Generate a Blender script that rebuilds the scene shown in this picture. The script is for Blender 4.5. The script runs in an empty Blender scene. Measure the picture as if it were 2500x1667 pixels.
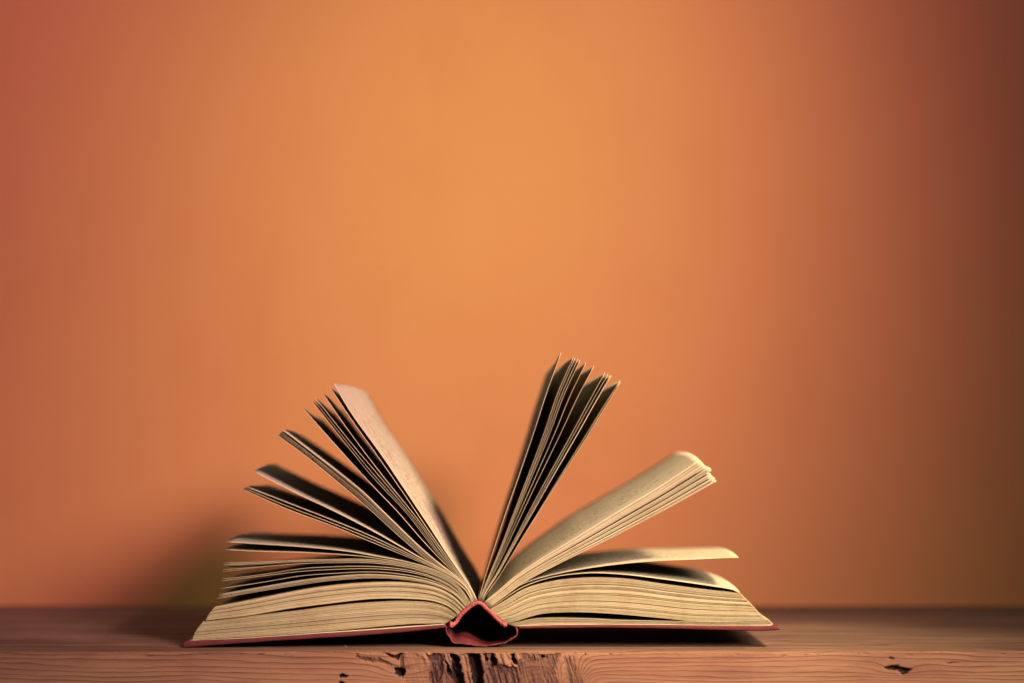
import bpy, math, random
import numpy as np
from mathutils import Vector

random.seed(7)
rng = np.random.default_rng(7)
S = bpy.context.scene
COL = S.collection

# ------------------------------------------------------------------ camera
D = 1.34                      # camera to the near edge of the book (m)
F = 6330.0                    # focal length in photograph pixels (2500 wide)
HC = 0.105                    # lens height over the table top
cam_d = bpy.data.cameras.new('camera')
cam = bpy.data.objects.new('camera', cam_d)
COL.objects.link(cam)
cam.location = (0, -D, HC)
cam.rotation_euler = (math.radians(90), 0, 0)
cam_d.sensor_width = 36
cam_d.lens = F / 2500 * 36
cam_d.shift_y = 250.5 / 2500
cam_d.clip_start = 0.05
cam_d.clip_end = 50
cam_d.dof.use_dof = True
cam_d.dof.focus_distance = D + 0.002
cam_d.dof.aperture_fstop = 3.8
cam_d.dof.aperture_blades = 9
S.camera = cam

# ------------------------------------------------------------------ light
S.view_settings.view_transform = 'Standard'
S.view_settings.look = 'None'
S.view_settings.exposure = 0
S.view_settings.gamma = 1
W = bpy.data.worlds.new('World')
S.world = W
W.use_nodes = True
bg = W.node_tree.nodes['Background']
bg.inputs[0].default_value = (0.95, 0.80, 0.90, 1)
bg.inputs[1].default_value = 0.13


def spot(name, loc, target, watt, colour, size_deg, blend, radius):
    l = bpy.data.lights.new(name, 'SPOT')
    l.energy = watt
    l.color = colour
    l.spot_size = math.radians(size_deg)
    l.spot_blend = blend
    l.shadow_soft_size = radius
    o = bpy.data.objects.new(name, l)
    COL.objects.link(o)
    o.location = loc
    o.rotation_euler = (Vector(target) - Vector(loc)).to_track_quat('-Z', 'Y').to_euler()
    return o


KEY_AT = Vector((0.115, 0.0, 0.03))
KEY_DIR = Vector((0.47, -0.82, 0.36)).normalized()
KEY_POS = KEY_AT + KEY_DIR * 1.45
# the lamp that lights the book, from the right beside the camera
spot('key_lamp', KEY_POS, KEY_AT + Vector((-0.03, 0, 0)), 142, (1.0, 0.75, 0.61), 22.5, 1.0, 0.27)
# an added fill lamp above the right half of the book, for the tops of the pages
TOP_AT = Vector((0.105, 0.035, 0.075))
TOP_POS = TOP_AT + Vector((0.55, -0.42, 0.73)).normalized() * 1.1
spot('top_fill', TOP_POS, TOP_AT, 78, (1.0, 0.74, 0.46), 20.5, 1.0, 0.09)
# wall: added fills that tint it, golden in the middle, red from both sides
spot('gold_wall_fill', Vector((0.1, -0.7, 0.95)), Vector((-0.02, 0.345, 0.30)), 43, (0.87, 1.0, 0.458), 24.6, 1.0, 0.13)
spot('red_wall_fill', Vector((0.6, -0.85, 0.72)), Vector((-0.17, 0.345, 0.27)), 37, (1.0, 0.31, 0.64), 37.0, 0.40, 0.13)
spot('left_wall_fill', Vector((-0.45, -0.75, 0.80)), Vector((-0.32, 0.345, 0.36)), 9.5, (1.0, 0.46, 0.55), 25.5, 1.0, 0.12)  # extra fill put in to redden the upper left of the wall
S.cycles.diffuse_bounces = 0


# ------------------------------------------------------------------ helpers
def unproj(u, v, y):
    d = D + y
    return np.array([(u - 1250.0) * d / F, y, HC - (v - 1084.0) * d / F])


def catmull(pts, n):
    """smooth curve through the points, n stations evenly spaced by length"""
    P = np.array(pts, float)
    P = np.vstack([2 * P[0] - P[1], P, 2 * P[-1] - P[-2]])
    out = []
    for i in range(1, len(P) - 2):
        p0, p1, p2, p3 = P[i - 1:i + 3]
        t0 = 0.0
        t1 = t0 + max(1e-6, np.linalg.norm(p1 - p0)) ** 0.5
        t2 = t1 + max(1e-6, np.linalg.norm(p2 - p1)) ** 0.5
        t3 = t2 + max(1e-6, np.linalg.norm(p3 - p2)) ** 0.5
        for t in np.linspace(t1, t2, 12, endpoint=False):
            a1 = (t1 - t) / (t1 - t0) * p0 + (t - t0) / (t1 - t0) * p1
            a2 = (t2 - t) / (t2 - t1) * p1 + (t - t1) / (t2 - t1) * p2
            a3 = (t3 - t) / (t3 - t2) * p2 + (t - t2) / (t3 - t2) * p3
            b1 = (t2 - t) / (t2 - t0) * a1 + (t - t0) / (t2 - t0) * a2
            b2 = (t3 - t) / (t3 - t1) * a2 + (t - t1) / (t3 - t1) * a3
            out.append((t2 - t) / (t2 - t1) * b1 + (t - t1) / (t2 - t1) * b2)
    out.append(P[-2])
    return resample(np.array(out), n)


def resample(P, n):
    L = np.concatenate([[0], np.cumsum(np.linalg.norm(np.diff(P, axis=0), axis=1))])
    q = np.linspace(0, L[-1], n)
    return np.stack([np.interp(q, L, P[:, k]) for k in range(P.shape[1])], 1)


def along(poly, q):
    P = np.array(poly, float)
    L = np.concatenate([[0], np.cumsum(np.linalg.norm(np.diff(P, axis=0), axis=1))])
    return np.array([np.interp(q * L[-1], L, P[:, k]) for k in range(2)])


def hash2(i, j, s=0):
    h = (i.astype(np.int64) * 374761393 + j.astype(np.int64) * 668265263 + s * 974711) & 0x7fffffff
    h = ((h ^ (h >> 13)) * 1274126177) & 0x7fffffff
    return ((h ^ (h >> 16)) & 0xffff) / 65535.0


def noise2(x, y, s=0):
    xi, yi = np.floor(x), np.floor(y)
    fx, fy = x - xi, y - yi
    fx = fx * fx * (3 - 2 * fx)
    fy = fy * fy * (3 - 2 * fy)
    xi = xi.astype(np.int64)
    yi = yi.astype(np.int64)
    a = hash2(xi, yi, s) * (1 - fx) + hash2(xi + 1, yi, s) * fx
    b = hash2(xi, yi + 1, s) * (1 - fx) + hash2(xi + 1, yi + 1, s) * fx
    return (a * (1 - fy) + b * fy) * 2 - 1


def fbm(x, y, s=0, o=4):
    r = 0
    a = 1.0
    for k in range(o):
        r = r + a * noise2(x, y, s + k * 17)
        x, y, a = x * 2.03, y * 2.03, a * 0.5
    return r


def mesh_obj(name, verts, faces, mat, parent=None, smooth=True, uv=None, tint=None):
    me = bpy.data.meshes.new(name)
    me.from_pydata([tuple(v) for v in verts], [], faces)
    if uv is not None:
        lay = me.uv_layers.new(name='UVMap')
        vi = np.empty(len(me.loops), dtype=np.int32)
        me.loops.foreach_get('vertex_index', vi)
        lay.data.foreach_set('uv', np.asarray(uv, dtype=np.float32)[vi].ravel())
    if tint is not None:
        at = me.color_attributes.new('tint', 'FLOAT_COLOR', 'POINT')
        at.data.foreach_set('color', np.asarray(tint, dtype=np.float32).ravel())
    if smooth:
        me.polygons.foreach_set('use_smooth', [True] * len(me.polygons))
    me.materials.append(mat)
    me.update()
    o = bpy.data.objects.new(name, me)
    COL.objects.link(o)
    if parent:
        o.parent = parent
    return o


def new_mat(name):
    m = bpy.data.materials.new(name)
    m.use_nodes = True
    nt = m.node_tree
    b = nt.nodes['Principled BSDF']
    return m, nt, b


class NT:
    """short hand for building node graphs"""

    def __init__(self, nt):
        self.nt = nt

    def n(self, kind, **kw):
        nd = self.nt.nodes.new(kind)
        for k, v in kw.items():
            if k == 'ins':
                for kk, vv in v.items():
                    s = nd.inputs[kk]
                    if isinstance(vv, bpy.types.NodeSocket):
                        self.nt.links.new(vv, s)
                    else:
                        s.default_value = vv
            else:
                setattr(nd, k, v)
        return nd

    def math(self, op, a, b=0.0, c=0.0, clamp=False):
        nd = self.n('ShaderNodeMath', operation=op, use_clamp=clamp, ins={0: a, 1: b, 2: c})
        return nd.outputs[0]

    def ramp(self, fac, stops, interp='LINEAR'):
        nd = self.n('ShaderNodeValToRGB', ins={0: fac})
        cr = nd.color_ramp
        cr.interpolation = interp
        while len(cr.elements) < len(stops):
            cr.elements.new(0.5)
        for e, (p, c) in zip(cr.elements, stops):
            e.position = p
            e.color = c if len(c) == 4 else (*c, 1)
        return nd.outputs[0]

    def mix(self, fac, a, b, blend='MIX'):
        nd = self.n('ShaderNodeMix', data_type='RGBA', blend_type=blend)
        for sock, v in ((nd.inputs[0], fac), (nd.inputs[6], a), (nd.inputs[7], b)):
            if isinstance(v, bpy.types.NodeSocket):
                self.nt.links.new(v, sock)
            else:
                sock.default_value = v if not isinstance(v, tuple) or len(v) == 4 else (*v, 1)
        return nd.outputs[2]

    def noise(self, vec, scale, detail=3, rough=0.5):
        return self.n('ShaderNodeTexNoise', ins={'Vector': vec, 'Scale': scale, 'Detail': detail, 'Roughness': rough}).outputs[0]

    def link(self, a, b):
        self.nt.links.new(a, b)


# ------------------------------------------------------------------ materials
def make_wall_mat():
    m, nt, b = new_mat('orange_plaster')
    g = NT(nt)
    co = g.n('ShaderNodeTexCoord').outputs['Object']
    n1 = g.noise(co, 7.0, 5, 0.6)
    mp = g.n('ShaderNodeMapping', ins={0: co, 3: (9, 9, 2.2)}).outputs[0]
    n2 = g.noise(mp, 3.0, 4, 0.6)
    n3 = g.noise(co, 160.0, 3, 0.6)
    f = g.math('ADD', g.math('MULTIPLY', n1, 0.7), g.math('MULTIPLY', n2, 0.3))
    c = g.ramp(f, [(0.22, (0.67, 0.29, 0.105)), (0.5, (0.72, 0.33, 0.12)), (0.8, (0.74, 0.35, 0.13))])
    c = g.mix(g.math('MULTIPLY', n3, 0.12), c, (0.62, 0.24, 0.09))
    g.link(c, b.inputs['Base Color'])
    b.inputs['Roughness'].default_value = 0.85
    b.inputs['Specular IOR Level'].default_value = 0.15
    bp = g.n('ShaderNodeBump', ins={'Strength': 0.12, 'Distance': 0.002, 'Height': g.noise(co, 45.0, 6, 0.6)})
    g.link(bp.outputs[0], b.inputs['Normal'])
    return m


def make_wood_mat():
    m, nt, b = new_mat('old_pine')
    g = NT(nt)
    co = g.n('ShaderNodeTexCoord').outputs['Object']
    at = g.n('ShaderNodeAttribute', attribute_name='tint')
    sep = g.n('ShaderNodeSeparateColor', ins={0: at.outputs['Color']})
    rot_shade, tan, weather = sep.outputs[0], sep.outputs[1], sep.outputs[2]
    xyz = g.n('ShaderNodeSeparateXYZ', ins={0: co})
    # growth rings: planes tilted through the plank, warped along the grain
    warp = g.noise(g.n('ShaderNodeMapping', ins={0: co, 3: (5, 14, 40)}).outputs[0], 1.0, 3, 0.5)
    warp2 = g.noise(g.n('ShaderNodeMapping', ins={0: co, 3: (28, 60, 170)}).outputs[0], 1.0, 3, 0.55)
    r = g.math('ADD', xyz.outputs[2], g.math('MULTIPLY', xyz.outputs[1], 0.16))
    r = g.math('ADD', r, g.math('MULTIPLY', warp, 0.020))
    r = g.math('ADD', r, g.math('MULTIPLY', warp2, 0.0022))
    r = g.math('ADD', r, g.math('MULTIPLY', at.outputs['Alpha'], 0.012))
    ph = g.math('FRACT', g.math('MULTIPLY', r, 400.0))
    ring = g.ramp(ph, [(0.0, (0.1, 0.1, 0.1)), (0.08, (0, 0, 0)), (0.5, (0.2, 0.2, 0.2)), (0.8, (0.5, 0.5, 0.5)), (0.91, (1, 1, 1)), (0.97, (0.6, 0.6, 0.6)), (1.0, (0.1, 0.1, 0.1))])
    fib = g.noise(g.n('ShaderNodeMapping', ins={0: co, 3: (40, 900, 900)}).outputs[0], 1.0, 4, 0.65)
    blot = g.noise(g.n('ShaderNodeMapping', ins={0: co, 3: (9, 22, 60)}).outputs[0], 1.0, 4, 0.6)
    front = g.ramp(blot, [(0.25, (0.37, 0.185, 0.10)), (0.5, (0.52, 0.28, 0.145)), (0.75, (0.65, 0.385, 0.205))])
    lam = g.noise(g.n('ShaderNodeMapping', ins={0: co, 3: (16, 120, 220)}).outputs[0], 1.0, 2, 0.5)
    lam = g.ramp(lam, [(0.3, (0.42, 0.42, 0.42)), (0.65, (1, 1, 1))])
    front = g.mix(g.math('MULTIPLY', ring, lam), front, (0.135, 0.045, 0.032))
    grime = g.ramp(g.noise(g.n('ShaderNodeMapping', ins={0: co, 3: (22, 40, 75)}).outputs[0], 1.0, 5, 0.7), [(0.5, (0, 0, 0)), (0.72, (1, 1, 1))])
    front = g.mix(g.math('MULTIPLY', grime, 0.6), front, (0.24, 0.092, 0.072))
    front = g.mix(g.math('MULTIPLY', fib, 0.35), front, (0.36, 0.16, 0.09))
    top = g.ramp(blot, [(0.25, (0.19, 0.12, 0.08)), (0.5, (0.335, 0.215, 0.135)), (0.78, (0.50, 0.33, 0.205))])
    top = g.mix(g.math('MULTIPLY', ring, 0.4), top, (0.11, 0.06, 0.04))
    streak = g.noise(g.n('ShaderNodeMapping', ins={0: co, 3: (3.5, 70, 70)}).outputs[0], 1.0, 4, 0.65)
    sk = g.ramp(streak, [(0.46, (0, 0, 0)), (0.68, (1, 1, 1))])
    top = g.mix(g.math('MULTIPLY', sk, 0.72), top, (0.085, 0.045, 0.03))
    c = g.mix(weather, front, top)
    c = g.mix(tan, c, g.mix(fib, (0.52, 0.285, 0.15), (0.34, 0.17, 0.09)))
    crumb = g.noise(co, 700.0, 4, 0.7)
    rotc = g.ramp(crumb, [(0.3, (0.04, 0.018, 0.015)), (0.5, (0.14, 0.066, 0.05)), (0.72, (0.27, 0.14, 0.095))])
    c = g.mix(g.math('MULTIPLY', rot_shade, 1.6, clamp=True), c, rotc)
    c = g.mix(g.math('MULTIPLY', g.math('ADD', rot_shade, -0.6), 2.6, clamp=True), c, (0.050, 0.027, 0.021))  # extra dark over the rot paints shade into deep slots and holes
    g.link(c, b.inputs['Base Color'])
    b.inputs['Roughness'].default_value = 0.72
    b.inputs['Specular IOR Level'].default_value = 0.25
    h = g.math('ADD', g.math('MULTIPLY', ring, -0.6), g.math('MULTIPLY', fib, 0.5))
    h = g.math('ADD', h, g.math('MULTIPLY', crumb, 0.3))
    bp = g.n('ShaderNodeBump', ins={'Strength': 0.5, 'Distance': 0.0006, 'Height': h})
    g.link(bp.outputs[0], b.inputs['Normal'])
    return m


def make_paper_mat(name, printed, transl, c0, c1, c2):
    m, nt, b = new_mat(name)
    g = NT(nt)
    co = g.n('ShaderNodeTexCoord')
    at = g.n('ShaderNodeAttribute', attribute_name='tint').outputs['Color']
    n1 = g.noise(co.outputs['Object'], 260.0, 4, 0.65)
    n2 = g.noise(co.outputs['Object'], 45.0, 4, 0.6)
    base = g.ramp(g.math('ADD', g.math('MULTIPLY', n1, 0.45), g.math('MULTIPLY', n2, 0.55)),
                  [(0.3, c0), (0.5, c1), (0.7, c2)])
    base = g.mix(1.0, base, at, 'MULTIPLY')
    if printed:
        uv = g.n('ShaderNodeSeparateXYZ', ins={0: co.outputs['UV']})
        s, t = uv.outputs[0], uv.outputs[1]           # metres from the fore edge, metres from the head
        row = g.math('FRACT', g.math('DIVIDE', g.math('ADD', t, -0.0125), 0.0043))
        inrow = g.math('MULTIPLY', g.math('GREATER_THAN', row, 0.22), g.math('LESS_THAN', row, 0.70))
        rowid = g.math('FLOOR', g.math('DIVIDE', t, 0.0043))
        v1 = g.n('ShaderNodeCombineXYZ', ins={0: g.math('MULTIPLY', s, 620.0), 1: g.math('MULTIPLY', t, 800.0), 2: 0.0}).outputs[0]
        glyph = g.math('GREATER_THAN', g.noise(v1, 1.0, 1, 0.5), 0.545)
        v2 = g.n('ShaderNodeCombineXYZ', ins={0: g.math('MULTIPLY', s, 170.0), 1: g.math('MULTIPLY', rowid, 7.3), 2: 3.0}).outputs[0]
        word = g.math('GREATER_THAN', g.noise(v2, 1.0, 1, 0.5), 0.41)
        rag = g.math('MULTIPLY', g.n('ShaderNodeTexWhiteNoise', noise_dimensions='1D', ins={'W': rowid}).outputs[0], 0.022)
        box = g.math('MULTIPLY', g.math('GREATER_THAN', s, g.math('ADD', rag, 0.011)), g.math('LESS_THAN', s, 0.121))
        box = g.math('MULTIPLY', box, g.math('MULTIPLY', g.math('GREATER_THAN', t, 0.0125), g.math('LESS_THAN', t, 0.182)))
        ink = g.math('MULTIPLY', g.math('MULTIPLY', inrow, glyph), g.math('MULTIPLY', word, box))
        base = g.mix(g.math('MULTIPLY', ink, 0.95), base, (0.06, 0.045, 0.03))
    g.link(base, b.inputs['Base Color'])
    b.inputs['Roughness'].default_value = 0.8
    b.inputs['Specular IOR Level'].default_value = 0.12
    bp = g.n('ShaderNodeBump', ins={'Strength': 0.25, 'Distance': 0.0003, 'Height': n1})
    g.link(bp.outputs[0], b.inputs['Normal'])
    if transl > 0:
        tr = g.n('ShaderNodeBsdfTranslucent', ins={'Color': (0.85, 0.42, 0.16, 1)})
        mx = g.n('ShaderNodeMixShader', ins={0: transl, 1: b.outputs[0], 2: tr.outputs[0]})
        out = nt.nodes['Material Output']
        g.link(mx.outputs[0], out.inputs['Surface'])
    return m


def make_cloth_mat(name, c0, c1, scale, bump, rough=0.5):
    m, nt, b = new_mat(name)
    g = NT(nt)
    co = g.n('ShaderNodeTexCoord').outputs['Object']
    n1 = g.noise(co, scale, 5, 0.65)
    n2 = g.noise(co, scale * 0.12, 3, 0.5)
    f = g.math('ADD', g.math('MULTIPLY', n1, 0.6), g.math('MULTIPLY', n2, 0.4))
    c = g.ramp(f, [(0.32, c0), (0.66, c1)])
    g.link(c, b.inputs['Base Color'])
    b.inputs['Roughness'].default_value = rough
    b.inputs['Specular IOR Level'].default_value = 0.35
    bp = g.n('ShaderNodeBump', ins={'Strength': bump, 'Distance': 0.0004, 'Height': n1})
    g.link(bp.outputs[0], b.inputs['Normal'])
    return m


WALL = make_wall_mat()
WOOD = make_wood_mat()
PAGE = make_paper_mat('aged_printed_paper', True, 0.16, (0.84, 0.77, 0.45), (0.93, 0.89, 0.57), (0.95, 0.93, 0.65))
EDGE = make_paper_mat('aged_paper_block', False, 0.0, (0.74, 0.59, 0.30), (0.92, 0.82, 0.43), (0.96, 0.90, 0.52))
RED = make_cloth_mat('red_book_cloth', (0.14, 0.026, 0.027), (0.25, 0.056, 0.053), 900.0, 0.5)
BRAID = make_cloth_mat('salmon_braid', (0.36, 0.04, 0.038), (0.92, 0.24, 0.18), 750.0, 0.8, 0.8)
GAUZE_SHADE = make_cloth_mat('shade_dark_spine_gauze', (0.012, 0.010, 0.010), (0.03, 0.022, 0.018), 600.0, 0.5, 0.9)  # near-black stands in for the shade inside the spine hollow

# ------------------------------------------------------------------ wall (setting)
WALL_Y = 0.345


def build_wall():
    x0, x1, z0, z1, y0, y1 = -1.6, 1.6, -0.75, 1.6, WALL_Y, WALL_Y + 0.12
    v = [(x, y, z) for y in (y0, y1) for z in (z0, z1) for x in (x0, x1)]
    f = [(0, 1, 3, 2), (5, 4, 6, 7), (4, 5, 1, 0), (2, 3, 7, 6), (4, 0, 2, 6), (1, 5, 7, 3)]
    o = mesh_obj('wall', v, f, WALL, smooth=False)
    o['kind'] = 'structure'
    o['label'] = 'plain orange plastered wall rising behind the open book'
    return o


build_wall()

# ------------------------------------------------------------------ table
FRONT_Y = -0.026


def front_px(u, v):
    """photograph pixel on the front face of the plank -> (x, z)"""
    p = unproj(u, v, FRONT_Y)
    return p[0], p[2]


def build_table():
    root = bpy.data.objects.new('wooden_table', None)
    COL.objects.link(root)
    root['label'] = 'old pine table of one thick plank with rotten worn front edge'
    root['category'] = 'table'
    # columns: finer where the rotten knot sits
    xs = np.unique(np.round(np.concatenate([
        np.linspace(-0.62, -0.29, 40), np.linspace(-0.29, -0.09, 210), np.linspace(-0.09, 0.042, 470),
        np.linspace(0.042, 0.29, 260), np.linspace(0.29, 0.62, 40)]), 6))
    zf = np.concatenate([np.linspace(-0.05, -0.019, 10, endpoint=False), np.linspace(-0.019, -0.0006, 64)])
    ang = np.linspace(0, math.pi / 2, 5)
    ys = np.concatenate([np.linspace(0.0008, 0.03, 32), np.linspace(0.032, WALL_Y - FRONT_Y - 0.004, 90)])
    R = 0.0006
    prof = [(0.0, z) for z in zf]
    prof += [(R - R * math.cos(a), -R + R * math.sin(a)) for a in ang[1:]]
    prof += [(y, 0.0) for y in ys]
    prof = np.array(prof)
    nf = len(zf)
    nx, npf = len(xs), len(prof)
    X = np.repeat(xs[:, None], npf, 1)
    Yd = np.repeat(prof[None, :, 0], nx, 0).copy()
    Z = np.repeat(prof[None, :, 1], nx, 0).copy()
    isf = np.zeros_like(X)
    isf[:, :nf + 2] = 1.0
    edge = np.exp(-((Yd + (-Z)) / 0.0022) ** 2)
    # worn, slightly wavy arris and hand-planed faces
    wob = fbm(xs * 14, xs * 0 + 3.3, 5, 4) * 0.0006 + fbm(xs * 130, xs * 0 + 1.3, 9, 3) * 0.00025
    leftdrop = -0.0019 * np.clip((-xs - 0.10) / 0.16, 0, 1) ** 1.3
    Z += edge * (wob + leftdrop)[:, None] - edge * np.abs(fbm(X * 320, Z * 0 + 7, 21, 3)) * 0.0003
    Z += (1 - isf) * fbm(X * 6, Yd * 30, 31, 4) * 0.00012
    Y = Yd + isf * (fbm(X * 12, Z * 160, 41, 4) * 0.0002)
    tint = np.zeros((nx, npf, 4))
    tint[..., 2] = np.clip((Yd - 0.0005) / 0.012, 0, 1) * 0.85 + np.clip((Yd - 0.012) / 0.05, 0, 1) * 0.15
    # ---- rot, slots, chips: polygons in photograph pixels, depth in mm, colours (rot plus painted recess shade, bare tan)
    U = 1250 + X * F / (D + FRONT_Y)
    V = 1084 + (HC - Z) * F / (D + FRONT_Y)
    ragged = fbm(U * 0.11, V * 0.11, 3, 4)
    ragged2 = fbm(U * 0.11, V * 0.11, 77, 4)
    Uw = U + ragged * 2.6
    Vw = V + ragged2 * 2.2
    dep = np.zeros_like(X)

    def poly(pts, depth, rot_shade=0.0, tan=0.0, soft=2.0, rough=0.0, mode='set', w=True):
        nonlocal dep
        P = np.array(pts, float)
        x, y = (Uw, Vw) if w else (U, V)
        inside = np.zeros(x.shape, bool)
        dist = np.full(x.shape, 1e9)
        for (ax, ay), (bx, by) in zip(P, np.roll(P, -1, 0)):
            c = ((ay > y) != (by > y)) & (x < (bx - ax) * (y - ay) / ((by - ay) if by != ay else 1e-9) + ax)
            inside ^= c
            t = np.clip(((x - ax) * (bx - ax) + (y - ay) * (by - ay)) / ((bx - ax) ** 2 + (by - ay) ** 2), 0, 1)
            dist = np.minimum(dist, np.hypot(x - ax - t * (bx - ax), y - ay - t * (by - ay)))
        sd = np.where(inside, dist, -dist)
        k = np.clip(0.5 + sd / (2 * soft), 0, 1) * isf
        k = k * k * (3 - 2 * k)
        d = depth + rough * fbm((U - 0.28 * (V - 1590)) * 0.20, V * 0.035, int(P[0, 0]), 4)
        dep = dep * (1 - k) + d * k if mode == 'set' else dep + d * k
        tint[..., 0] = tint[..., 0] * (1 - k) + rot_shade * k
        tint[..., 1] = tint[..., 1] * (1 - k) + tan * k

    # broad decayed zone, stepped a little behind the face
    poly([(1048, 1580), (1372, 1580), (1352, 1640), (1368, 1700), (1040, 1700)], 0.8, 0.46, 0.0, 7, 0.4)
    poly([(1040, 1592), (1062, 1586), (1080, 1600), (1078, 1645), (1060, 1680), (1046, 1660), (1052, 1620)], 2.2, 0.62, 0, 3, 0.7)
    poly([(1083, 1586), (1098, 1584), (1104, 1610), (1098, 1640), (1086, 1630)], 0.5, 0.1, 0.55, 2, 0.5)
    poly([(1098, 1584), (1113, 1584), (1122, 1614), (1134, 1655), (1140, 1700), (1112, 1700), (1104, 1630)], 5.5, 0.95, 0, 2, 0.8)
    poly([(1116, 1583), (1136, 1583), (1142, 1610), (1153, 1668), (1158, 1700), (1142, 1700), (1128, 1640)], 0.6, 0.12, 0.45, 2, 0.5)
    poly([(1139, 1582), (1166, 1584), (1172, 1610), (1180, 1640), (1176, 1700), (1157, 1700), (1150, 1640)], 7.0, 1.0, 0, 2.2, 0.6)
    poly([(1086, 1612), (1094, 1622), (1110, 1652), (1106, 1660), (1092, 1640)], 4.0, 0.95, 0, 1.5)
    poly([(1167, 1586), (1176, 1588), (1184, 1618), (1182, 1640), (1176, 1625)], 0.6, 0.1, 0.5, 1.5, 0.3)
    poly([(1177, 1588), (1186, 1589), (1192, 1612), (1184, 1614)], 4.2, 0.95, 0, 1.2)
    poly([(1198, 1588), (1204, 1588), (1214, 1615), (1206, 1632), (1198, 1625)], 4.5, 0.92, 0, 1.5)
    poly([(1188, 1632), (1216, 1622), (1262, 1630), (1270, 1700), (1186, 1700)], 1.3, 0.55, 0.0, 4, 0.5)
    poly([(1202, 1588), (1244, 1587), (1258, 1612), (1262, 1629), (1236, 1624), (1216, 1618)], -0.3, 0.0, 0.8, 1.8, 0.45)
    poly([(1243, 1587), (1250, 1588), (1262, 1610), (1260, 1622), (1252, 1616)], 3.6, 0.92, 0, 1.3)
    poly([(1250, 1587), (1268, 1587), (1274, 1606), (1264, 1612)], 0.1, 0.0, 0.8, 1.5, 0.4)
    poly([(1290, 1586), (1334, 1586), (1330, 1606), (1306, 1612), (1292, 1600)], 1.0, 0.35, 0.35, 2, 1.2)
    poly([(1320, 1590), (1329, 1588), (1330, 1604), (1323, 1606)], 3.6, 0.95, 0, 1.3)
    poly([(1272, 1612), (1338, 1610), (1330, 1700), (1270, 1700)], 0.6, 0.40, 0, 5, 0.1)
    # ridged block left of the rot, bounded by a stained crack
    poly([(984, 1596), (1012, 1590), (1034, 1606), (1044, 1632), (1046, 1700), (986, 1700)], 0.5, 0.10, 0.12, 4, 0.1)
    poly([(978, 1588), (985, 1590), (986, 1640), (982, 1660), (974, 1640), (976, 1612)], 1.3, 0.45, 0, 2, 0.4)
    poly([(934, 1589), (944, 1592), (962, 1601), (978, 1588), (984, 1588), (972, 1610), (955, 1604)], 3.4, 0.95, 0, 1.6, 0.4)
    poly([(962, 1632), (976, 1629), (988, 1634), (989, 1646), (976, 1650), (964, 1644)], 5.0, 1.0, 0, 1.6)
    poly([(868, 1598), (876, 1601), (900, 1604), (928, 1606), (960, 1622), (940, 1620), (880, 1610), (866, 1604)], 0.8, 0.45, 0, 2, 0.5)
    poly([(826, 1645), (836, 1644), (850, 1649), (842, 1653), (830, 1653)], 3.2, 0.95, 0, 1.3)
    poly([(828, 1662), (840, 1661), (846, 1668), (830, 1670)], 3.0, 0.95, 0, 1.3)
    # curly dark grain right of the rot
    poly([(1378, 1606), (1392, 1604), (1402, 1630), (1420, 1670), (1424, 1700), (1392, 1700), (1384, 1650)], 0.5, 0.34, 0, 8, 0.5)
    # star-shaped knot hole far right, small hole above it
    poly([(2160, 1629), (2172, 1624), (2190, 1624), (2204, 1628), (2224, 1634), (2214, 1642), (2204, 1646), (2196, 1640), (2182, 1634), (2168, 1632)], 3.4, 0.97, 0, 1.4, 0.3)
    poly([(2170, 1602), (2176, 1603), (2182, 1610), (2176, 1609)], 2.2, 0.9, 0, 1.2)
    poly([(2310, 1616), (2326, 1616), (2340, 1619), (2320, 1619)], 0.7, 0.6, 0, 1.0)
    poly([(1428, 1588), (1431, 1588), (1430, 1597), (1427, 1596)], 1.2, 0.8, 0, 0.9)
    # scattered small dents along the arris
    for k in range(46):
        u = random.uniform(-20, 2520)
        v = random.uniform(1589, 1600)
        a, bb = random.uniform(3, 10), random.uniform(1.0, 2.4)
        poly([(u - a, v), (u, v - bb), (u + a, v + bb * 0.3), (u, v + bb)], random.uniform(0.25, 0.9), random.uniform(0.1, 0.5), random.uniform(0, 0.3), 1.0)
    # ragged crumbs through the rotten zone
    zone = np.clip(1 - np.abs((U - 1205) / 190) ** 4, 0, 1) * isf
    dep += zone * np.clip(fbm((U - 0.28 * (V - 1590)) * 0.16, V * 0.02, 91, 4), 0, 1) * 0.35
    fade = np.clip((-Z) / 0.0006, 0.25, 1)
    Y = Y + dep * 0.001 * fade
    # the arris is nibbled where the slots come up
    nib = np.interp(xs, [-0.2, -0.072, -0.05, 0.0, 0.03, 0.05, 0.3], [0, 0, 1, 1, 0.7, 0, 0])
    Z -= edge * (nib * np.clip(fbm(xs * 190, xs * 0 + 5, 61, 3), 0, 1) * 0.0012)[:, None]
    # curl of the grain around the rot and the knots (read by the material as ring phase)
    ph = np.exp(-((U - 1215) / 150.0) ** 2) * (0.25 + 0.9 * (V - 1590) / 80.0)
    ph += 0.35 * np.exp(-(((U - 976) / 60.0) ** 2 + ((V - 1638) / 26.0) ** 2))
    ph += 0.25 * np.exp(-(((U - 2192) / 60.0) ** 2 + ((V - 1634) / 18.0) ** 2))
    ph += 1.6 * np.exp(-((U - 1385) / 38.0) ** 2) * np.clip((V - 1585) / 60.0, 0, 1.4)
    tint[..., 3] = ph * isf
    # slits in the top
    for (u, v, ln, wd) in ((2107, 1561, 34, 0.0012), (2138, 1571, 36, 0.0011), (1905, 1563, 20, 0.0007), (230, 1540, 60, 0.003), (120, 1572, 40, 0.0012)):
        yy = HC * F / (v - 1084.0) - D
        xx = (u - 1250) * (D + yy) / F
        hl = ln * (D + yy) / F
        k = np.exp(-((X - xx) / hl) ** 2 - ((Yd + FRONT_Y - yy) / wd) ** 2) * (1 - isf)
        Z -= k * 0.0012
        tint[..., 0] = np.maximum(tint[..., 0], np.clip(k * 1.4, 0, 0.9))
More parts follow.
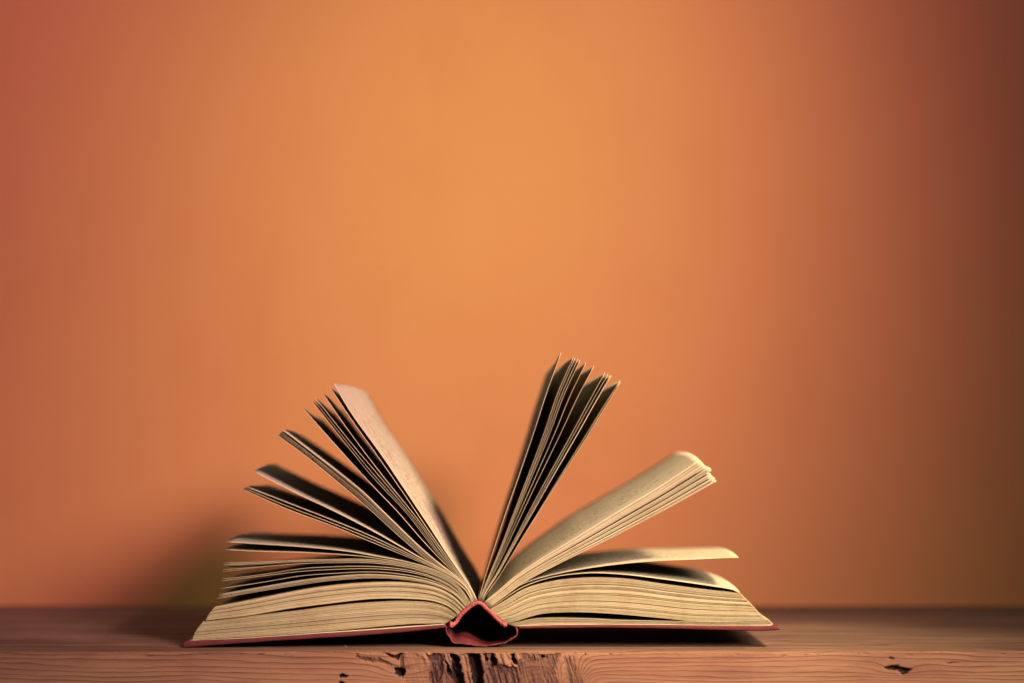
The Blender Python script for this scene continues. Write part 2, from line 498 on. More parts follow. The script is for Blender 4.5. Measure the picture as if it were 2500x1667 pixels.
    # rough dark back edge
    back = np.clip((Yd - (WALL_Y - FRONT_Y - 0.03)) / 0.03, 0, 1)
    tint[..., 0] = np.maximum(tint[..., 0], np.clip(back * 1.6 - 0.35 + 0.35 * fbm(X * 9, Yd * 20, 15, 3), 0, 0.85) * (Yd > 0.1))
    Y = Y + FRONT_Y
    V3 = np.stack([X, Y, Z], -1).reshape(-1, 3)
    n0 = len(V3)
    faces = []
    I = np.arange(nx * npf).reshape(nx, npf)
    q = np.stack([I[:-1, :-1], I[1:, :-1], I[1:, 1:], I[:-1, 1:]], -1).reshape(-1, 4)
    faces = q.tolist()
    # back and underside, ends
    bt = [(x, WALL_Y - 0.003, -0.05) for x in xs]
    V3 = np.vstack([V3, bt])
    T4 = np.vstack([tint.reshape(-1, 4), np.zeros((nx, 4))])
    for i in range(nx - 1):
        faces.append([I[i, -1], I[i + 1, -1], n0 + i + 1, n0 + i])
        faces.append([n0 + i, n0 + i + 1, I[i + 1, 0], I[i, 0]])
    faces.append([int(a) for a in I[0, :]] + [n0])
    faces.append([int(a) for a in I[-1, ::-1]] + [n0 + nx - 1])
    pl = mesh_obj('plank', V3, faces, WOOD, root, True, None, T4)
    # loose fibres that stand off the arris and the top
    spots = [(845, 1577, 5, 2.2), (1521, 1590, 7, 1.8), (1747, 1589, 4, 1.2), (80, 1588, 4, 1.0), (1660, 1598, 4, 1.0), (940, 1588, 6, 1.6), (700, 1594, 5, 1.3),
             (1187, 1590, 9, 1.6), (1262, 1590, 7, 1.3), (1062, 1590, 6, 1.4), (2100, 1590, 5, 1.2), (2300, 1590, 5, 1.1)]
    for (u, v, ln, r) in spots:
        c = unproj(u, v, FRONT_Y - 0.0006)
        a = random.uniform(-0.7, 0.7)
        pts = []
        for t in np.linspace(-1, 1, 6):
            pts.append(c + np.array([math.cos(a) * t, -0.12 * (1 - t * t), math.sin(a) * t + 0.35 * t * t]) * ln * 0.00021 * 0.8)
        vv, ff = tube(np.array(pts), r * 0.00014, 5, taper=True)
        mesh_obj('splinter', vv, ff, WOOD, pl, True, None, np.tile([0, 0.9, 0, 0], (len(vv), 1)))
    # end supports of the plank, well outside the picture
    for sx in (-0.52, 0.52):
        x0, x1, y0, y1 = sx - 0.04, sx + 0.04, 0.0, 0.31
        v = [(x, y, z) for z in (-0.75, -0.051) for y in (y0, y1) for x in (x0, x1)]
        f = [(0, 2, 3, 1), (4, 5, 7, 6), (0, 1, 5, 4), (2, 6, 7, 3), (0, 4, 6, 2), (1, 3, 7, 5)]
        mesh_obj('leg', v, f, WOOD, root, False, None, np.tile([0, 0, 0.6, 0], (8, 1)))
    return root


def tube(P, r, seg, taper=False, rfun=None):
    P = np.asarray(P)
    n = len(P)
    T = np.gradient(P, axis=0)
    T /= np.linalg.norm(T, axis=1)[:, None]
    up = np.array([0, 1.0, 0])
    vv, ff = [], []
    for i in range(n):
        a = np.cross(T[i], up)
        a /= (np.linalg.norm(a) + 1e-9)
        b = np.cross(T[i], a)
        rr = r * (math.sin(math.pi * (i + 0.4) / (n - 0.2)) if taper else 1.0)
        for k in range(seg):
            th = 2 * math.pi * k / seg
            q = rr * (rfun(i, th) if rfun else 1.0)
            vv.append(P[i] + a * math.cos(th) * q + b * math.sin(th) * q)
    for i in range(n - 1):
        for k in range(seg):
            k2 = (k + 1) % seg
            ff.append([i * seg + k, i * seg + k2, (i + 1) * seg + k2, (i + 1) * seg + k])
    ff.append(list(range(seg))[::-1])
    ff.append([(n - 1) * seg + k for k in range(seg)])
    return vv, ff


build_table()

# ------------------------------------------------------------------ the book
book = bpy.data.objects.new('open_book', None)
COL.objects.link(book)
book['label'] = 'open red hardback book with yellowed pages fanned out on old wooden table'
book['category'] = 'book'

PY = 0.0025        # head edge of the pages
PL = 0.195         # page height
ROOT_L = [(1091, 1519), (1111, 1510), (1120.5, 1497), (1130, 1487.5), (1145.5, 1476.6), (1156, 1468), (1166, 1465)]
ROOT_R = [(1166, 1465), (1177, 1468), (1191, 1482), (1207, 1497), (1223.5, 1513.5), (1240, 1522)]
NS = 40


def guide(pts, side, q):
    """near edge of a leaf, fore edge first, down to its root on the spine"""
    r = along(ROOT_L if side == 'L' else ROOT_R, q)
    return catmull(list(pts) + [tuple(r)], NS)


def to3(curve_px, y):
    return np.array([unproj(u, v, y) for u, v in curve_px])


def leaf_sheet(curve_px, far=(0.0, 0.0), curl=0.0, thick=0.00022, y0=PY, nt=12, bow=0.0, wav=0.0, seed=0):
    """a sheet with real thickness: near edge given, far edge displaced by `far` (m) at the fore edge,
    `curl` lifts everything but the head margin along the leaf normal"""
    A = to3(curve_px, y0)
    n = len(A)
    T = np.gradient(A, axis=0)
    T /= np.linalg.norm(T, axis=1)[:, None]
    N = np.stack([-T[:, 2], np.zeros(n), T[:, 0]], 1)      # in the xz plane
    if N[0, 2] < 0 or (abs(N[0, 2]) < 1e-6):
        N = -N
    L = np.concatenate([[0], np.cumsum(np.linalg.norm(np.diff(A, axis=0), axis=1))])
    w = 1 - L / L[-1]                                       # 1 at the fore edge, 0 at the spine
    ts = np.concatenate([[0, 0.015, 0.035, 0.065, 0.10], np.linspace(0.15, 1, nt - 4)])
    top, bot, uvt = [], [], []
    for t in ts:
        c = curl * (1 - math.exp(-t / 0.16)) + bow * 4 * t * (1 - t)
        for i in range(n):
            off = np.array([far[0], 0, far[1]]) * t * w[i] ** 1.1
            ww = wav * math.sin(7 * t + seed) * math.sin(5 * w[i] + seed * 2.1) * w[i]
            p = A[i] + off + N[i] * (c * min(1, w[i] * 2.2) + ww) + np.array([0, t * PL, 0])
            top.append(p + N[i] * thick * 0.5)
            bot.append(p - N[i] * thick * 0.5)
            uvt.append((L[i], t * PL))
    m = len(ts)
    nv = m * n
    V = top + bot
    Fc = []
    id_ = lambda j, i: j * n + i
    for j in range(m - 1):
        for i in range(n - 1):
            Fc.append([id_(j, i), id_(j + 1, i), id_(j + 1, i + 1), id_(j, i + 1)])
            Fc.append([nv + id_(j, i), nv + id_(j, i + 1), nv + id_(j + 1, i + 1), nv + id_(j + 1, i)])
    for j in range(m - 1):
        Fc.append([id_(j, 0), nv + id_(j, 0), nv + id_(j + 1, 0), id_(j + 1, 0)])
        Fc.append([id_(j, n - 1), id_(j + 1, n - 1), nv + id_(j + 1, n - 1), nv + id_(j, n - 1)])
    for i in range(n - 1):
        Fc.append([id_(0, i), id_(0, i + 1), nv + id_(0, i + 1), nv + id_(0, i)])
        Fc.append([id_(m - 1, i), nv + id_(m - 1, i), nv + id_(m - 1, i + 1), id_(m - 1, i + 1)])
    return V, Fc, uvt + uvt


def page(curve_px, far=None, far_px=None, curl=0.0, thick=0.00022, dy=0.0, bow=0.0, wav=0.0):
    y0 = PY + dy
    if far_px is not None:
        a = unproj(*curve_px[0], y0)
        b = unproj(*far_px, y0 + PL)
        n = np.array([0.0, 0.0])
        far = (b[0] - a[0], b[2] - a[2])
    if far is None:
        far = (0, 0)
    V, Fc, uv = leaf_sheet(curve_px, far, curl, thick, y0, bow=bow, wav=wav, seed=random.uniform(0, 6))
    k = random.uniform(0.93, 1.0)
    t = np.tile([k, k * random.uniform(0.97, 1), k * random.uniform(0.93, 1), 1], (len(V), 1))
    o = mesh_obj('page', V, Fc, PAGE, book, True, uv, t)
    o.data.materials.append(EDGE)                       # the cut edges are browner than the sides
    ns = 2 * (12 + 1 - 1) * (NS - 1)
    o.data.polygons.foreach_set('material_index', [0] * ns + [1] * (len(Fc) - ns))
    return o


def lerp(a, b, f):
    return a * (1 - f) + b * f


# ---- guides on the left, traced as near edges (photograph pixels)
gl = {}
gl['low0'] = guide([(471, 1561), (600, 1553), (735, 1544), (800, 1539), (900, 1530), (1000, 1521.5), (1060, 1520)], 'L', 0.0)
gl['low1'] = guide([(497, 1517), (601, 1504), (735, 1489), (800, 1480), (889, 1471), (1001, 1466.5), (1068, 1473), (1103, 1487)], 'L', 0.36)
gl['up0'] = guide([(503, 1513), (601, 1502), (712, 1484), (800, 1473), (911, 1461), (1001, 1461), (1057, 1466), (1100, 1482)], 'L', 0.37)
gl['up1'] = guide([(525, 1481), (623, 1462), (735, 1440), (800, 1430), (911, 1421), (1001, 1422), (1068, 1434), (1105, 1453)], 'L', 0.63)
gl['a0'] = guide([(529, 1461), (623, 1444), (735, 1426), (800, 1417), (911, 1410), (1001, 1416), (1068, 1431), (1112, 1453)], 'L', 0.64)
gl['a1'] = guide([(536, 1450), (623, 1435), (735, 1416), (800, 1408), (900, 1401), (1001, 1409), (1068, 1425), (1112, 1448)], 'L', 0.70)
gl['b'] = guide([(538, 1436), (623, 1423), (735, 1404), (800, 1399), (911, 1395), (1001, 1404), (1068, 1421), (1112, 1445)], 'L', 0.72)
gl['c'] = guide([(539.5, 1418), (623, 1407), (735, 1393), (800, 1389), (911, 1387), (1001, 1396), (1068, 1415), (1112, 1440)], 'L', 0.735)
gl['d'] = guide([(541, 1412), (623, 1403), (735, 1387), (800, 1383), (911, 1382), (1001, 1392), (1068, 1412), (1112, 1437)], 'L', 0.75)
gl['e'] = guide([(543, 1394), (623, 1386), (735, 1376), (800, 1374), (911, 1375), (1001, 1387), (1068, 1408), (1112, 1433)], 'L', 0.77)
gl['e2'] = guide([(543, 1390), (623, 1383), (735, 1373.5), (800, 1372), (911, 1373), (1001, 1385), (1068, 1406), (1112, 1431)], 'L', 0.775)
gl['f'] = guide([(544.6, 1382), (623, 1379), (735, 1371.5), (800, 1370), (911, 1371), (1001, 1383), (1068, 1404), (1112, 1429)], 'L', 0.785)
gl['g0'] = guide([(545, 1377.5), (623, 1375.5), (735, 1369.5), (800, 1368.5), (900, 1369), (1001, 1381), (1068, 1402), (1112, 1427)], 'L', 0.79)
gl['g1'] = guide([(547, 1373), (623, 1371), (735, 1366), (800, 1364.5), (900, 1364.5), (1001, 1377.5), (1068, 1398), (1112, 1423)], 'L', 0.82)
gl['h'] = guide([(551, 1342), (623, 1345), (735, 1347), (846, 1353), (911, 1360), (1001, 1376), (1068, 1396), (1112, 1420), (1140, 1445)], 'L', 0.835)
gl['i'] = guide([(554, 1320), (623, 1325), (735, 1333), (846, 1345), (911, 1356), (1001, 1373), (1068, 1393), (1112, 1417), (1140, 1442)], 'L', 0.845)
gl['j1'] = guide([(592, 1192.5), (703, 1242), (805, 1280), (911, 1324), (1023, 1370), (1068, 1389), (1112, 1412), (1142, 1439)], 'L', 0.855)
gl['j3'] = guide([(601, 1188.5), (729, 1238), (800, 1265), (911, 1310), (1023, 1363), (1068, 1385.5), (1112, 1409.5), (1143, 1438)], 'L', 0.87)
gl['k'] = guide([(618, 1150), (729, 1206), (822, 1250), (911, 1296), (1023, 1359), (1068, 1383), (1112, 1408), (1144, 1437)], 'L', 0.88)
gl['l1'] = guide([(677.5, 1062), (754, 1118), (882, 1224), (911, 1250), (979, 1312), (1045, 1367), (1090, 1393), (1112, 1406.5), (1146, 1436)], 'L', 0.89)
gl['l6'] = guide([(690, 1047.5), (754, 1096), (882, 1198), (936, 1250), (1023, 1333), (1068, 1371), (1090, 1387.5), (1112, 1404), (1149, 1437)], 'L', 0.92)
gl['m'] = guide([(738, 997), (805, 1071), (907, 1181), (973, 1250), (1023, 1308), (1068, 1357), (1090, 1379), (1112, 1401), (1150, 1438)], 'L', 0.93)
gl['n1'] = guide([(762, 979), (831, 1066), (907, 1160), (991, 1250), (1030, 1300), (1068, 1350), (1112, 1398.5), (1151, 1439)], 'L', 0.94)
gl['n3'] = guide([(769, 970), (856, 1079), (933, 1170), (1000, 1250), (1035, 1293), (1068, 1343), (1112, 1396), (1152, 1440)], 'L', 0.955)
gl['o'] = guide([(788, 959), (856, 1058), (933, 1160), (1008, 1252), (1038, 1291), (1068, 1334), (1112, 1393), (1153, 1443)], 'L', 0.965)
gl['p'] = guide([(806, 943), (856, 1020), (933, 1130), (1015, 1249), (1045, 1293), (1068, 1326), (1112, 1388.5), (1155, 1446)], 'L', 0.975)
gl['q'] = guide([(816, 937), (856, 1006), (933, 1114), (1025, 1250), (1050, 1287), (1068, 1315), (1112, 1382), (1146, 1430)], 'L', 0.992)

# ---- and on the right
gr = {}
gr['r1'] = guide([(1370.6, 861.5), (1356.5, 902), (1335, 961), (1305.5, 1050), (1255, 1193.5), (1234, 1252), (1209, 1328), (1190, 1388), (1174, 1443)], 'R', 0.01)
gr['r2'] = guide([(1400, 872), (1361, 961), (1331, 1050), (1278, 1190), (1254, 1252), (1225, 1328), (1199, 1392), (1177, 1445)], 'R', 0.04)
gr['r6'] = guide([(1477.7, 908.7), (1437, 982), (1400.5, 1050), (1322, 1192), (1290, 1252), (1250, 1328), (1213, 1397), (1182, 1449)], 'R', 0.10)
gr['r7'] = guide([(1514.7, 928.5), (1478, 986), (1439, 1050), (1350, 1192), (1313, 1252), (1265, 1328), (1222, 1400), (1186, 1452)], 'R', 0.14)
gr['s1'] = guide([(1711, 1123), (1605, 1193), (1503, 1254), (1435, 1296), (1350, 1347), (1323, 1363), (1256, 1408), (1215, 1443)], 'R', 0.16)
gr['s5'] = guide([(1747.5, 1175), (1605, 1253), (1479, 1318), (1368, 1373), (1301, 1408), (1274, 1424), (1234, 1453)], 'R', 0.34)
gr['t'] = guide([(1803.6, 1360.5), (1782, 1360.5), (1682, 1365), (1605, 1368), (1479, 1380), (1368, 1398), (1301, 1415), (1267, 1429), (1230, 1455)], 'R', 0.36)
gr['u'] = guide([(1806, 1444), (1790, 1438.5), (1723, 1427.5), (1612, 1412), (1524, 1401.5), (1435, 1398), (1345.5, 1409), (1279, 1431), (1236, 1457)], 'R', 0.38)
gr['m0'] = guide([(1807, 1447), (1723, 1438.6), (1612, 1424), (1524, 1412), (1435, 1409.6), (1345.5, 1418.5), (1279, 1437), (1238, 1462)], 'R', 0.40)
gr['m1'] = guide([(1870.5, 1514.5), (1701, 1515), (1612, 1507), (1500, 1497), (1435, 1493.5), (1390, 1493), (1323, 1497), (1279, 1509), (1256, 1516)], 'R', 0.90)
gr['t0'] = guide([(1877, 1512.5), (1768, 1516.5), (1600, 1515), (1500, 1513), (1435, 1510), (1323, 1509), (1279, 1514.5), (1254, 1519.5)], 'R', 0.92)
gr['t1'] = guide([(1888, 1524), (1700, 1523.3), (1500, 1522.5), (1435, 1521.5), (1323, 1522.5), (1279, 1525.5), (1255, 1526.5)], 'R', 1.0)

# ---- single fanned leaves: (near edge, far fore corner in the picture or far offset, curl, thickness)
J = lambda: random.uniform(-0.0004, 0.0004)
for key, kw in (
        ('b', dict(far=(-0.004, -0.005))), ('c', dict(far=(-0.003, -0.006))), ('d', dict(far=(-0.003, -0.006))),
        ('e', dict(far=(-0.003, -0.008))), ('e2', dict(far=(-0.003, -0.008))), ('f', dict(far=(-0.003, -0.009))),
        ('h', dict(far=(-0.005, -0.003), curl=0.0015)), ('i', dict(far_px=(620, 1305), curl=0.0016, thick=0.0003)),
        ('k', dict(far_px=(668, 1137), curl=0.0016, thick=0.0004)),
        ('m', dict(far=(-0.004, -0.004))), ('o', dict(far=(-0.003, -0.006))), ('p', dict(far=(0.001, -0.006))),
        ('q', dict(far_px=(897, 968), curl=0.0012, bow=0.002, thick=0.0003))):
    page(gl[key], dy=J(), wav=0.0004, **kw)
for f in (0, 0.5, 1):
    page(lerp(gl['j1'], gl['j3'], f), far=(-0.006, -0.003), curl=0.0009, dy=J(), thick=0.00017, wav=0.0002)
for f in (0, 0.22, 0.42, 0.6, 0.85, 1):
    page(lerp(gl['l1'], gl['l6'], f), far=(-0.005, -0.004), curl=0.001, dy=J(), thick=0.00013 if f < 1 else 0.00032, wav=0.0002)
for f in (0, 0.45, 1):
    page(lerp(gl['n1'], gl['n3'], f), far=(-0.004, -0.005), dy=J(), thick=0.00015, wav=0.0002)
for f in (0, 0.3, 0.6, 0.8, 1):
    page(lerp(gl['a0'], gl['a1'], f), far=(-0.004, -0.003), dy=J(), thick=0.00024)
for f in (0, 0.35, 0.7, 1):
    page(lerp(gl['g0'], gl['g1'], f), far=(-0.003, -0.0095), dy=J(), thick=0.0002)

page(gr['r1'], far_px=(1333, 915), dy=J(), wav=0.0003)
for f in (0, 0.07, 0.13, 0.22, 0.41, 0.63, 1.0):
    c = lerp(gr['r2'], gr['r6'], f)
    c = c + np.array([0, 4.5]) * (4 * f * (1 - f)) * np.linspace(1, 0, NS)[:, None] * -0.6
    page(c, far=(-0.009, -0.005), curl=0.0005, thick=0.00015, dy=J(), wav=0.0003)
for f in (0.2, 0.35, 0.43, 1.0, 1.05):
    page(lerp(gr['r6'], gr['r7'], f) + (np.array([-1.5, 3]) if f > 1 else 0), far=(-0.006, -0.003) if f <= 1 else (-0.001, -0.007), curl=0.0005, thick=0.00015, dy=J(), wav=0.0003)
for f in (0, 0.06, 0.12, 0.18, 0.24, 0.30, 0.42, 0.47, 0.53, 0.63, 0.68, 0.73, 0.83, 0.87, 0.95, 1.0):
    c = lerp(gr['s1'], gr['s5'], f)
    c = c + np.array([3.5, -1.5]) * (4 * f * (1 - f)) * np.linspace(1, 0, NS)[:, None]
    c = c + np.array([0.87, -0.5]) * ((4.5 if 0.35 < f < 0.6 else 2.0 if f > 0.8 else -1.5) + random.uniform(-1.8, 1.8)) * (np.linspace(1, 0, NS)[:, None] ** 2)
    page(c, far=(0.0030 + random.uniform(-0.001, 0.001), -0.0016) if f < 0.35 else (0.0012 + random.uniform(-0.001, 0.001), 0.001), curl=0.0062 if f < 0.35 else 0.0016, dy=J(), thick=0.00028 if f < 0.35 else 0.00024, wav=0.0001)
page(gr['t'], far_px=(1752, 1341), curl=0.0009, thick=0.00022, dy=J(), bow=0.0012)
page(gr['u'], far_px=(1716, 1400), curl=0.0012, thick=0.00022, dy=J(), bow=0.0014)


# ---- dense blocks: hundreds of leaves pressed together, one mesh per bunch
def block(g0, g1, n, gaps, bow_tip, seed):
    r = np.random.default_rng(seed)
    st = r.uniform(0.75, 1.25, n)
    f = np.cumsum(st)
    for (pos, width) in gaps:
        f[f > pos * st.sum()] += width * st.sum()
    f = (f - f[0]) / (f[-1] - f[0])
    V, Fc, T, base = [], [], [], 0
    grp = 0.0
    ts = (0.0, 0.06, 0.35, 0.7, 1.0)
    for k in range(n):
        if r.random() < 0.16:
            grp = r.uniform(-0.0005, 0.0007)
        c = lerp(g0, g1, f[k])
        w = np.linspace(1, 0, NS)
        c = c + np.stack([bow_tip * 4 * f[k] * (1 - f[k]) * w ** 3 + r.normal(0, 0.9) * w, r.normal(0, 0.18) * np.ones(NS) * np.minimum(1, (1 - w) * 6)], 1)
        y0 = PY + grp + r.normal(0, 0.00022)
        A = to3(c, y0)
        Tn = np.gradient(A, axis=0)
        Tn /= np.linalg.norm(Tn, axis=1)[:, None]
        N = np.stack([-Tn[:, 2], np.zeros(NS), Tn[:, 0]], 1)
        if N[0, 2] < 0:
            N = -N
        # local thickness from the local spacing of the guides
        sp = np.linalg.norm(to3(g0, PY) - to3(g1, PY), axis=1) / n
        th = (np.clip(sp, 0.00005, 0.0004) * 0.52)[:, None]
        kk = r.uniform(0.84, 1.0)
        cc = (kk, kk * r.uniform(0.95, 1.0), kk * r.uniform(0.88, 1.0), 1)
        nt = len(ts)
        for t in ts:
            P = A + np.array([0, t * PL, 0])
            V.append(P + N * th)
            V.append(P - N * th)
            T.append(np.tile(cc, (2 * NS, 1)))
        idt = lambda j, s, i: base + (j * 2 + s) * NS + i
        for j in range(nt - 1):
            for i in range(NS - 1):
                if k in (0, n - 1) or j == 0:
                    Fc.append([idt(j, 0, i), idt(j + 1, 0, i), idt(j + 1, 0, i + 1), idt(j, 0, i + 1)])
                    Fc.append([idt(j, 1, i), idt(j, 1, i + 1), idt(j + 1, 1, i + 1), idt(j + 1, 1, i)])
                elif i % 3 == 0 and i + 3 < NS:
                    Fc.append([idt(j, 0, i), idt(j + 1, 0, i), idt(j + 1, 0, i + 3), idt(j, 0, i + 3)])
            Fc.append([idt(j, 0, 0), idt(j, 1, 0), idt(j + 1, 1, 0), idt(j + 1, 0, 0)])
        for i in range(NS - 1):
            Fc.append([idt(0, 0, i), idt(0, 0, i + 1), idt(0, 1, i + 1), idt(0, 1, i)])
        base += nt * 2 * NS
    V = np.vstack(V)
    o = mesh_obj('page_block', V, Fc, EDGE, book, False, None, np.vstack(T))
    o['kind'] = 'stuff'
    return o


block(gl['low0'], gl['low1'], 74, [(0.3, 0.012), (0.55, 0.008), (0.8, 0.012)], -5, 1)
block(gl['up0'], gl['up1'], 56, [(0.42, 0.008), (0.76, 0.035)], -2, 2)
block(gr['m1'], gr['m0'], 120, [(0.18, 0.006), (0.37, 0.008), (0.55, 0.016), (0.73, 0.02), (0.86, 0.025)], 1, 3)
block(gr['t1'], gr['t0'], 18, [], 1, 4)


# ---- covers
def slab(name, top_px, bot_px, y0, y1, mat, nst=60, bevel=0.0006, seed=0, wob=0.0):
    a = to3(catmull(top_px, nst), 0.0)
    b = to3(catmull(bot_px, nst), 0.0)
    ts = np.concatenate([[0, 0.02], np.linspace(0.08, 0.92, 8), [0.98, 1]])
    V = []
    for t in ts:
        for P, s in ((a, 1), (b, -1)):
            Q = P.copy()
            Q[:, 1] = y0 + (y1 - y0) * t
            Q[:, 2] += wob * fbm(Q[:, 0] * 40 + seed, Q[:, 1] * 30, seed, 3)
            if t == 0:
                Q[:, 1] += 0.0003 * fbm(Q[:, 0] * 120, Q[:, 1] * 0 + 2, seed + 3, 3)
            V.append(Q)
    V = np.vstack(V)
    n = nst
    idt = lambda j, s, i: (j * 2 + s) * n + i
    Fc = []
    m = len(ts)
    for j in range(m - 1):
        for i in range(n - 1):
            Fc.append([idt(j, 0, i), idt(j + 1, 0, i), idt(j + 1, 0, i + 1), idt(j, 0, i + 1)])
            Fc.append([idt(j, 1, i), idt(j, 1, i + 1), idt(j + 1, 1, i + 1), idt(j + 1, 1, i)])
        Fc.append([idt(j, 0, 0), idt(j, 1, 0), idt(j + 1, 1, 0), idt(j + 1, 0, 0)])
        Fc.append([idt(j, 0, n - 1), idt(j + 1, 0, n - 1), idt(j + 1, 1, n - 1), idt(j, 1, n - 1)])
    for i in range(n - 1):
        Fc.append([idt(0, 0, i), idt(0, 0, i + 1), idt(0, 1, i + 1), idt(0, 1, i)])
        Fc.append([idt(m - 1, 0, i), idt(m - 1, 1, i), idt(m - 1, 1, i + 1), idt(m - 1, 0, i + 1)])
    o = mesh_obj(name, V, Fc, mat, book, True, None, np.ones((len(V), 4)))
    if bevel:
        md = o.modifiers.new('bevel', 'BEVEL')
        md.width = bevel
        md.segments = 3
        md.limit_method = 'ANGLE'
        md.angle_limit = math.radians(50)
    return o


slab('cover_board', [(447, 1567), (471, 1563), (560, 1559.5), (700, 1551.5), (900, 1538.5), (1000, 1530.5), (1086, 1524)],
     [(445, 1580), (480, 1577.5), (556, 1571.5), (700, 1562), (900, 1549), (1000, 1541), (1086, 1531.5)], 0.0, 0.2, RED, seed=1, wob=0.00012)
slab('cover_board', [(1265, 1528), (1330, 1526), (1435, 1524.5), (1500, 1524.3), (1700, 1526), (1835, 1527.5), (1870, 1527), (1899, 1525.5)],
     [(1265, 1533.5), (1330, 1532.5), (1435, 1531.8), (1500, 1532), (1700, 1535.5), (1835, 1539.5), (1870, 1539.5), (1906, 1536.5)], 0.0, 0.2, RED, seed=2, wob=0.00012)
# endpapers pasted inside the boards
slab('endpaper', [(462, 1562.5), (560, 1558.3), (700, 1549.6), (800, 1542.6), (900, 1535.8), (1000, 1528), (1086, 1522.5)],
     [(462, 1564), (560, 1559.8), (700, 1551.4), (800, 1545), (900, 1538.4), (1000, 1530.6), (1086, 1524)], 0.002, 0.198, EDGE, bevel=0, seed=3, wob=0.0001)
slab('endpaper', [(1260, 1526.8), (1330, 1524.6), (1435, 1523), (1500, 1523), (1700, 1524.6), (1835, 1526), (1885, 1524.8)],
     [(1260, 1528.3), (1330, 1526.2), (1435, 1524.6), (1500, 1524.4), (1700, 1526.1), (1835, 1527.6), (1885, 1526.4)], 0.002, 0.198, EDGE, bevel=0, seed=4, wob=0.0001)


def ribbon(name, px, width_px, y0, y1, mat, nst, wob, seed, nt=16, sag=0.0):
    """a strip of cloth or card following a line in the near plane, with thickness and creases"""
    C = catmull(px, nst)
    T = np.gradient(C, axis=0)
    T /= np.linalg.norm(T, axis=1)[:, None]
    Nn = np.stack([T[:, 1], -T[:, 0]], 1)
    wd = width_px if np.ndim(width_px) else np.full(nst, width_px)
    ts = np.concatenate([[0, 0.01, 0.03], np.linspace(0.07, 1, nt - 3)])
    V = []
    for t in ts:
        y = y0 + (y1 - y0) * t
        ww = wob * (fbm(np.linspace(0, 9, nst), np.full(nst, t * 5.0), seed, 3)) * min(1, 0.4 + t * 3)
        for s in (1, -1):
            P = C + Nn * (wd[:, None] * 0.5 * s + ww[:, None])
            A = to3(P, 0.0)
            if sag:
                k = max(0.0, min(1.0, (t - 0.15) / 0.6)) ** 1.5 * sag
                A[:, 2] = A[:, 2] * (1 - k) + (0.0022 + 0.05 * np.abs(A[:, 0] + 0.0155) ) * k
            A[:, 1] = y + (0.0007 * fbm(np.linspace(0, 14, nst), np.full(nst, 0.5), seed + 5, 3) if t == 0 else 0)
            V.append(A)
    V = np.vstack(V)
    n, m = nst, len(ts)
    idt = lambda j, s, i: (j * 2 + s) * n + i
    Fc = []
    for j in range(m - 1):
        for i in range(n - 1):
            Fc.append([idt(j, 0, i), idt(j + 1, 0, i), idt(j + 1, 0, i + 1), idt(j, 0, i + 1)])
            Fc.append([idt(j, 1, i), idt(j, 1, i + 1), idt(j + 1, 1, i + 1), idt(j + 1, 1, i)])
        for e in (0, n - 1):
            Fc.append([idt(j, 0, e), idt(j, 1, e), idt(j + 1, 1, e), idt(j + 1, 0, e)])
    for i in range(n - 1):
        Fc.append([idt(0, 0, i), idt(0, 0, i + 1), idt(0, 1, i + 1), idt(0, 1, i)])
        Fc.append([idt(m - 1, 0, i), idt(m - 1, 1, i), idt(m - 1, 1, i + 1), idt(m - 1, 0, i + 1)])
    return mesh_obj(name, V, Fc, mat, book, True, None, np.ones((len(V), 4)))


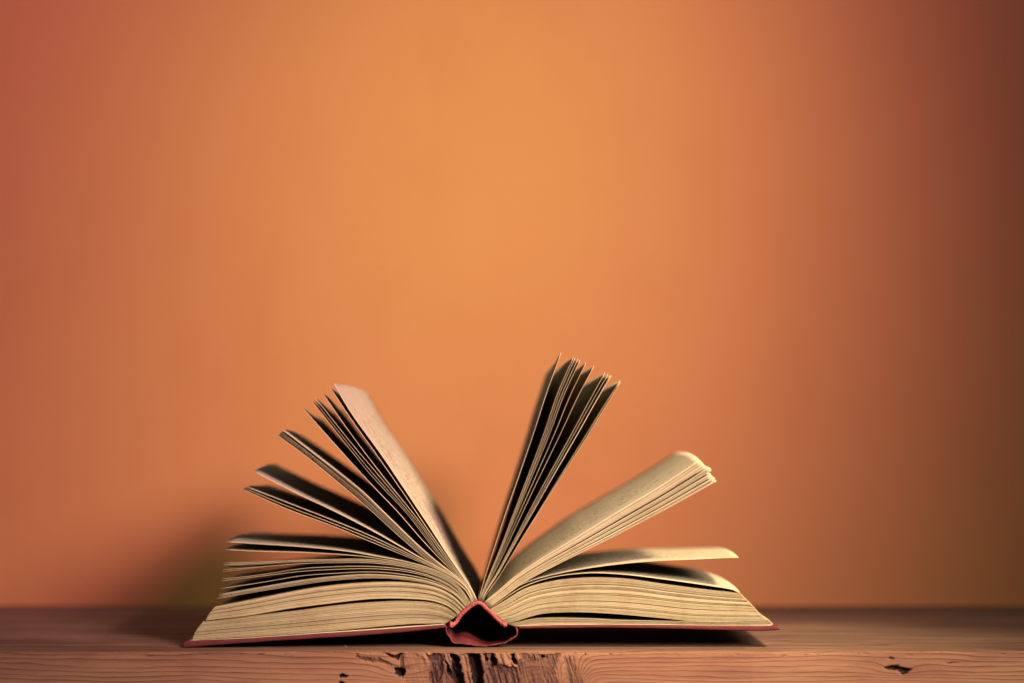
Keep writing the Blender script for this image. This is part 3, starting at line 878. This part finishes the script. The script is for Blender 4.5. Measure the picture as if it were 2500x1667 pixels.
sp_px = [(1082, 1526), (1088, 1528), (1088.5, 1538.5), (1093, 1550), (1098.5, 1555), (1102, 1562.5), (1108.6, 1568.5), (1125, 1570.5), (1147.6, 1573),
         (1183, 1576.6), (1203, 1574), (1219, 1571), (1229, 1569), (1244, 1561), (1254, 1555), (1260.5, 1549), (1262, 1541), (1261, 1535), (1259, 1531), (1266, 1529.5)]
nsp = 120
u_ = np.linspace(0, 1, nsp)
wd = 2.6 + 0.9 * fbm(u_ * 16, u_ * 0 + 1, 3, 3) * 0.6 + 2.2 * np.exp(-((u_ - 0.83) / 0.06) ** 2) + 3.0 * np.exp(-((u_ - 0.95) / 0.035) ** 2) * 0.7
spc = ribbon('spine_cover', sp_px, wd, 0.0006, 0.2, RED, nsp, 1.6, 8)
for v in spc.data.vertices:
    k = math.exp(-((v.co.x + 0.0245) / 0.0075) ** 2) * min(1, max(0, v.co.y - 0.001) / 0.012) * math.exp(-max(0, v.co.y - 0.03) / 0.05)
    if v.co.z < 0.008:
        v.co.z += 0.0042 * k
ribbon('spine_lining', [(1092, 1522.5), (1112, 1514), (1122, 1500.5), (1132, 1490.5), (1147, 1479.5), (1157, 1471.5), (1166, 1468.5), (1176, 1471.5), (1189.5, 1485),
                        (1205, 1500), (1221.5, 1516.5), (1240, 1525)], 3.0, PY + 0.0012, PY + PL, GAUZE_SHADE, 60, 0.0, 9, sag=0.97)  # drooped on purpose to shut the hollow and keep light out


def headband():
    px = [(1096, 1522), (1103, 1523.5), (1112, 1519), (1119, 1508), (1126, 1498.5), (1138, 1487.5), (1152, 1476.5), (1161, 1471.5), (1168, 1470.3), (1176, 1473.5),
          (1184, 1481), (1197, 1493), (1213, 1509), (1224, 1519), (1231, 1523.5), (1238, 1525.5)]
    n = 260
    P = to3(catmull(px, n), PY - 0.0006)

    def rf(i, th):
        u = i / (n - 1)
        ends = 1 + 0.75 * math.exp(-((u - 0.025) / 0.035) ** 2) + 0.25 * math.exp(-((u - 0.97) / 0.03) ** 2)
        s = i * 0.55
        br = 0.16 * max(math.sin(s + th * 2), math.sin(s - th * 2 + 1.4))
        mid = 0.15 * math.exp(-((u - 0.3) / 0.15) ** 2)
        return ends * (1 + br + mid + random.uniform(-0.04, 0.04)) * (1 if 0.004 < u < 0.996 else 0.5)
    vv, ff = tube(P, 0.00092, 16, rfun=rf)
    mesh_obj('headband', vv, ff, BRAID, book, True)


headband()
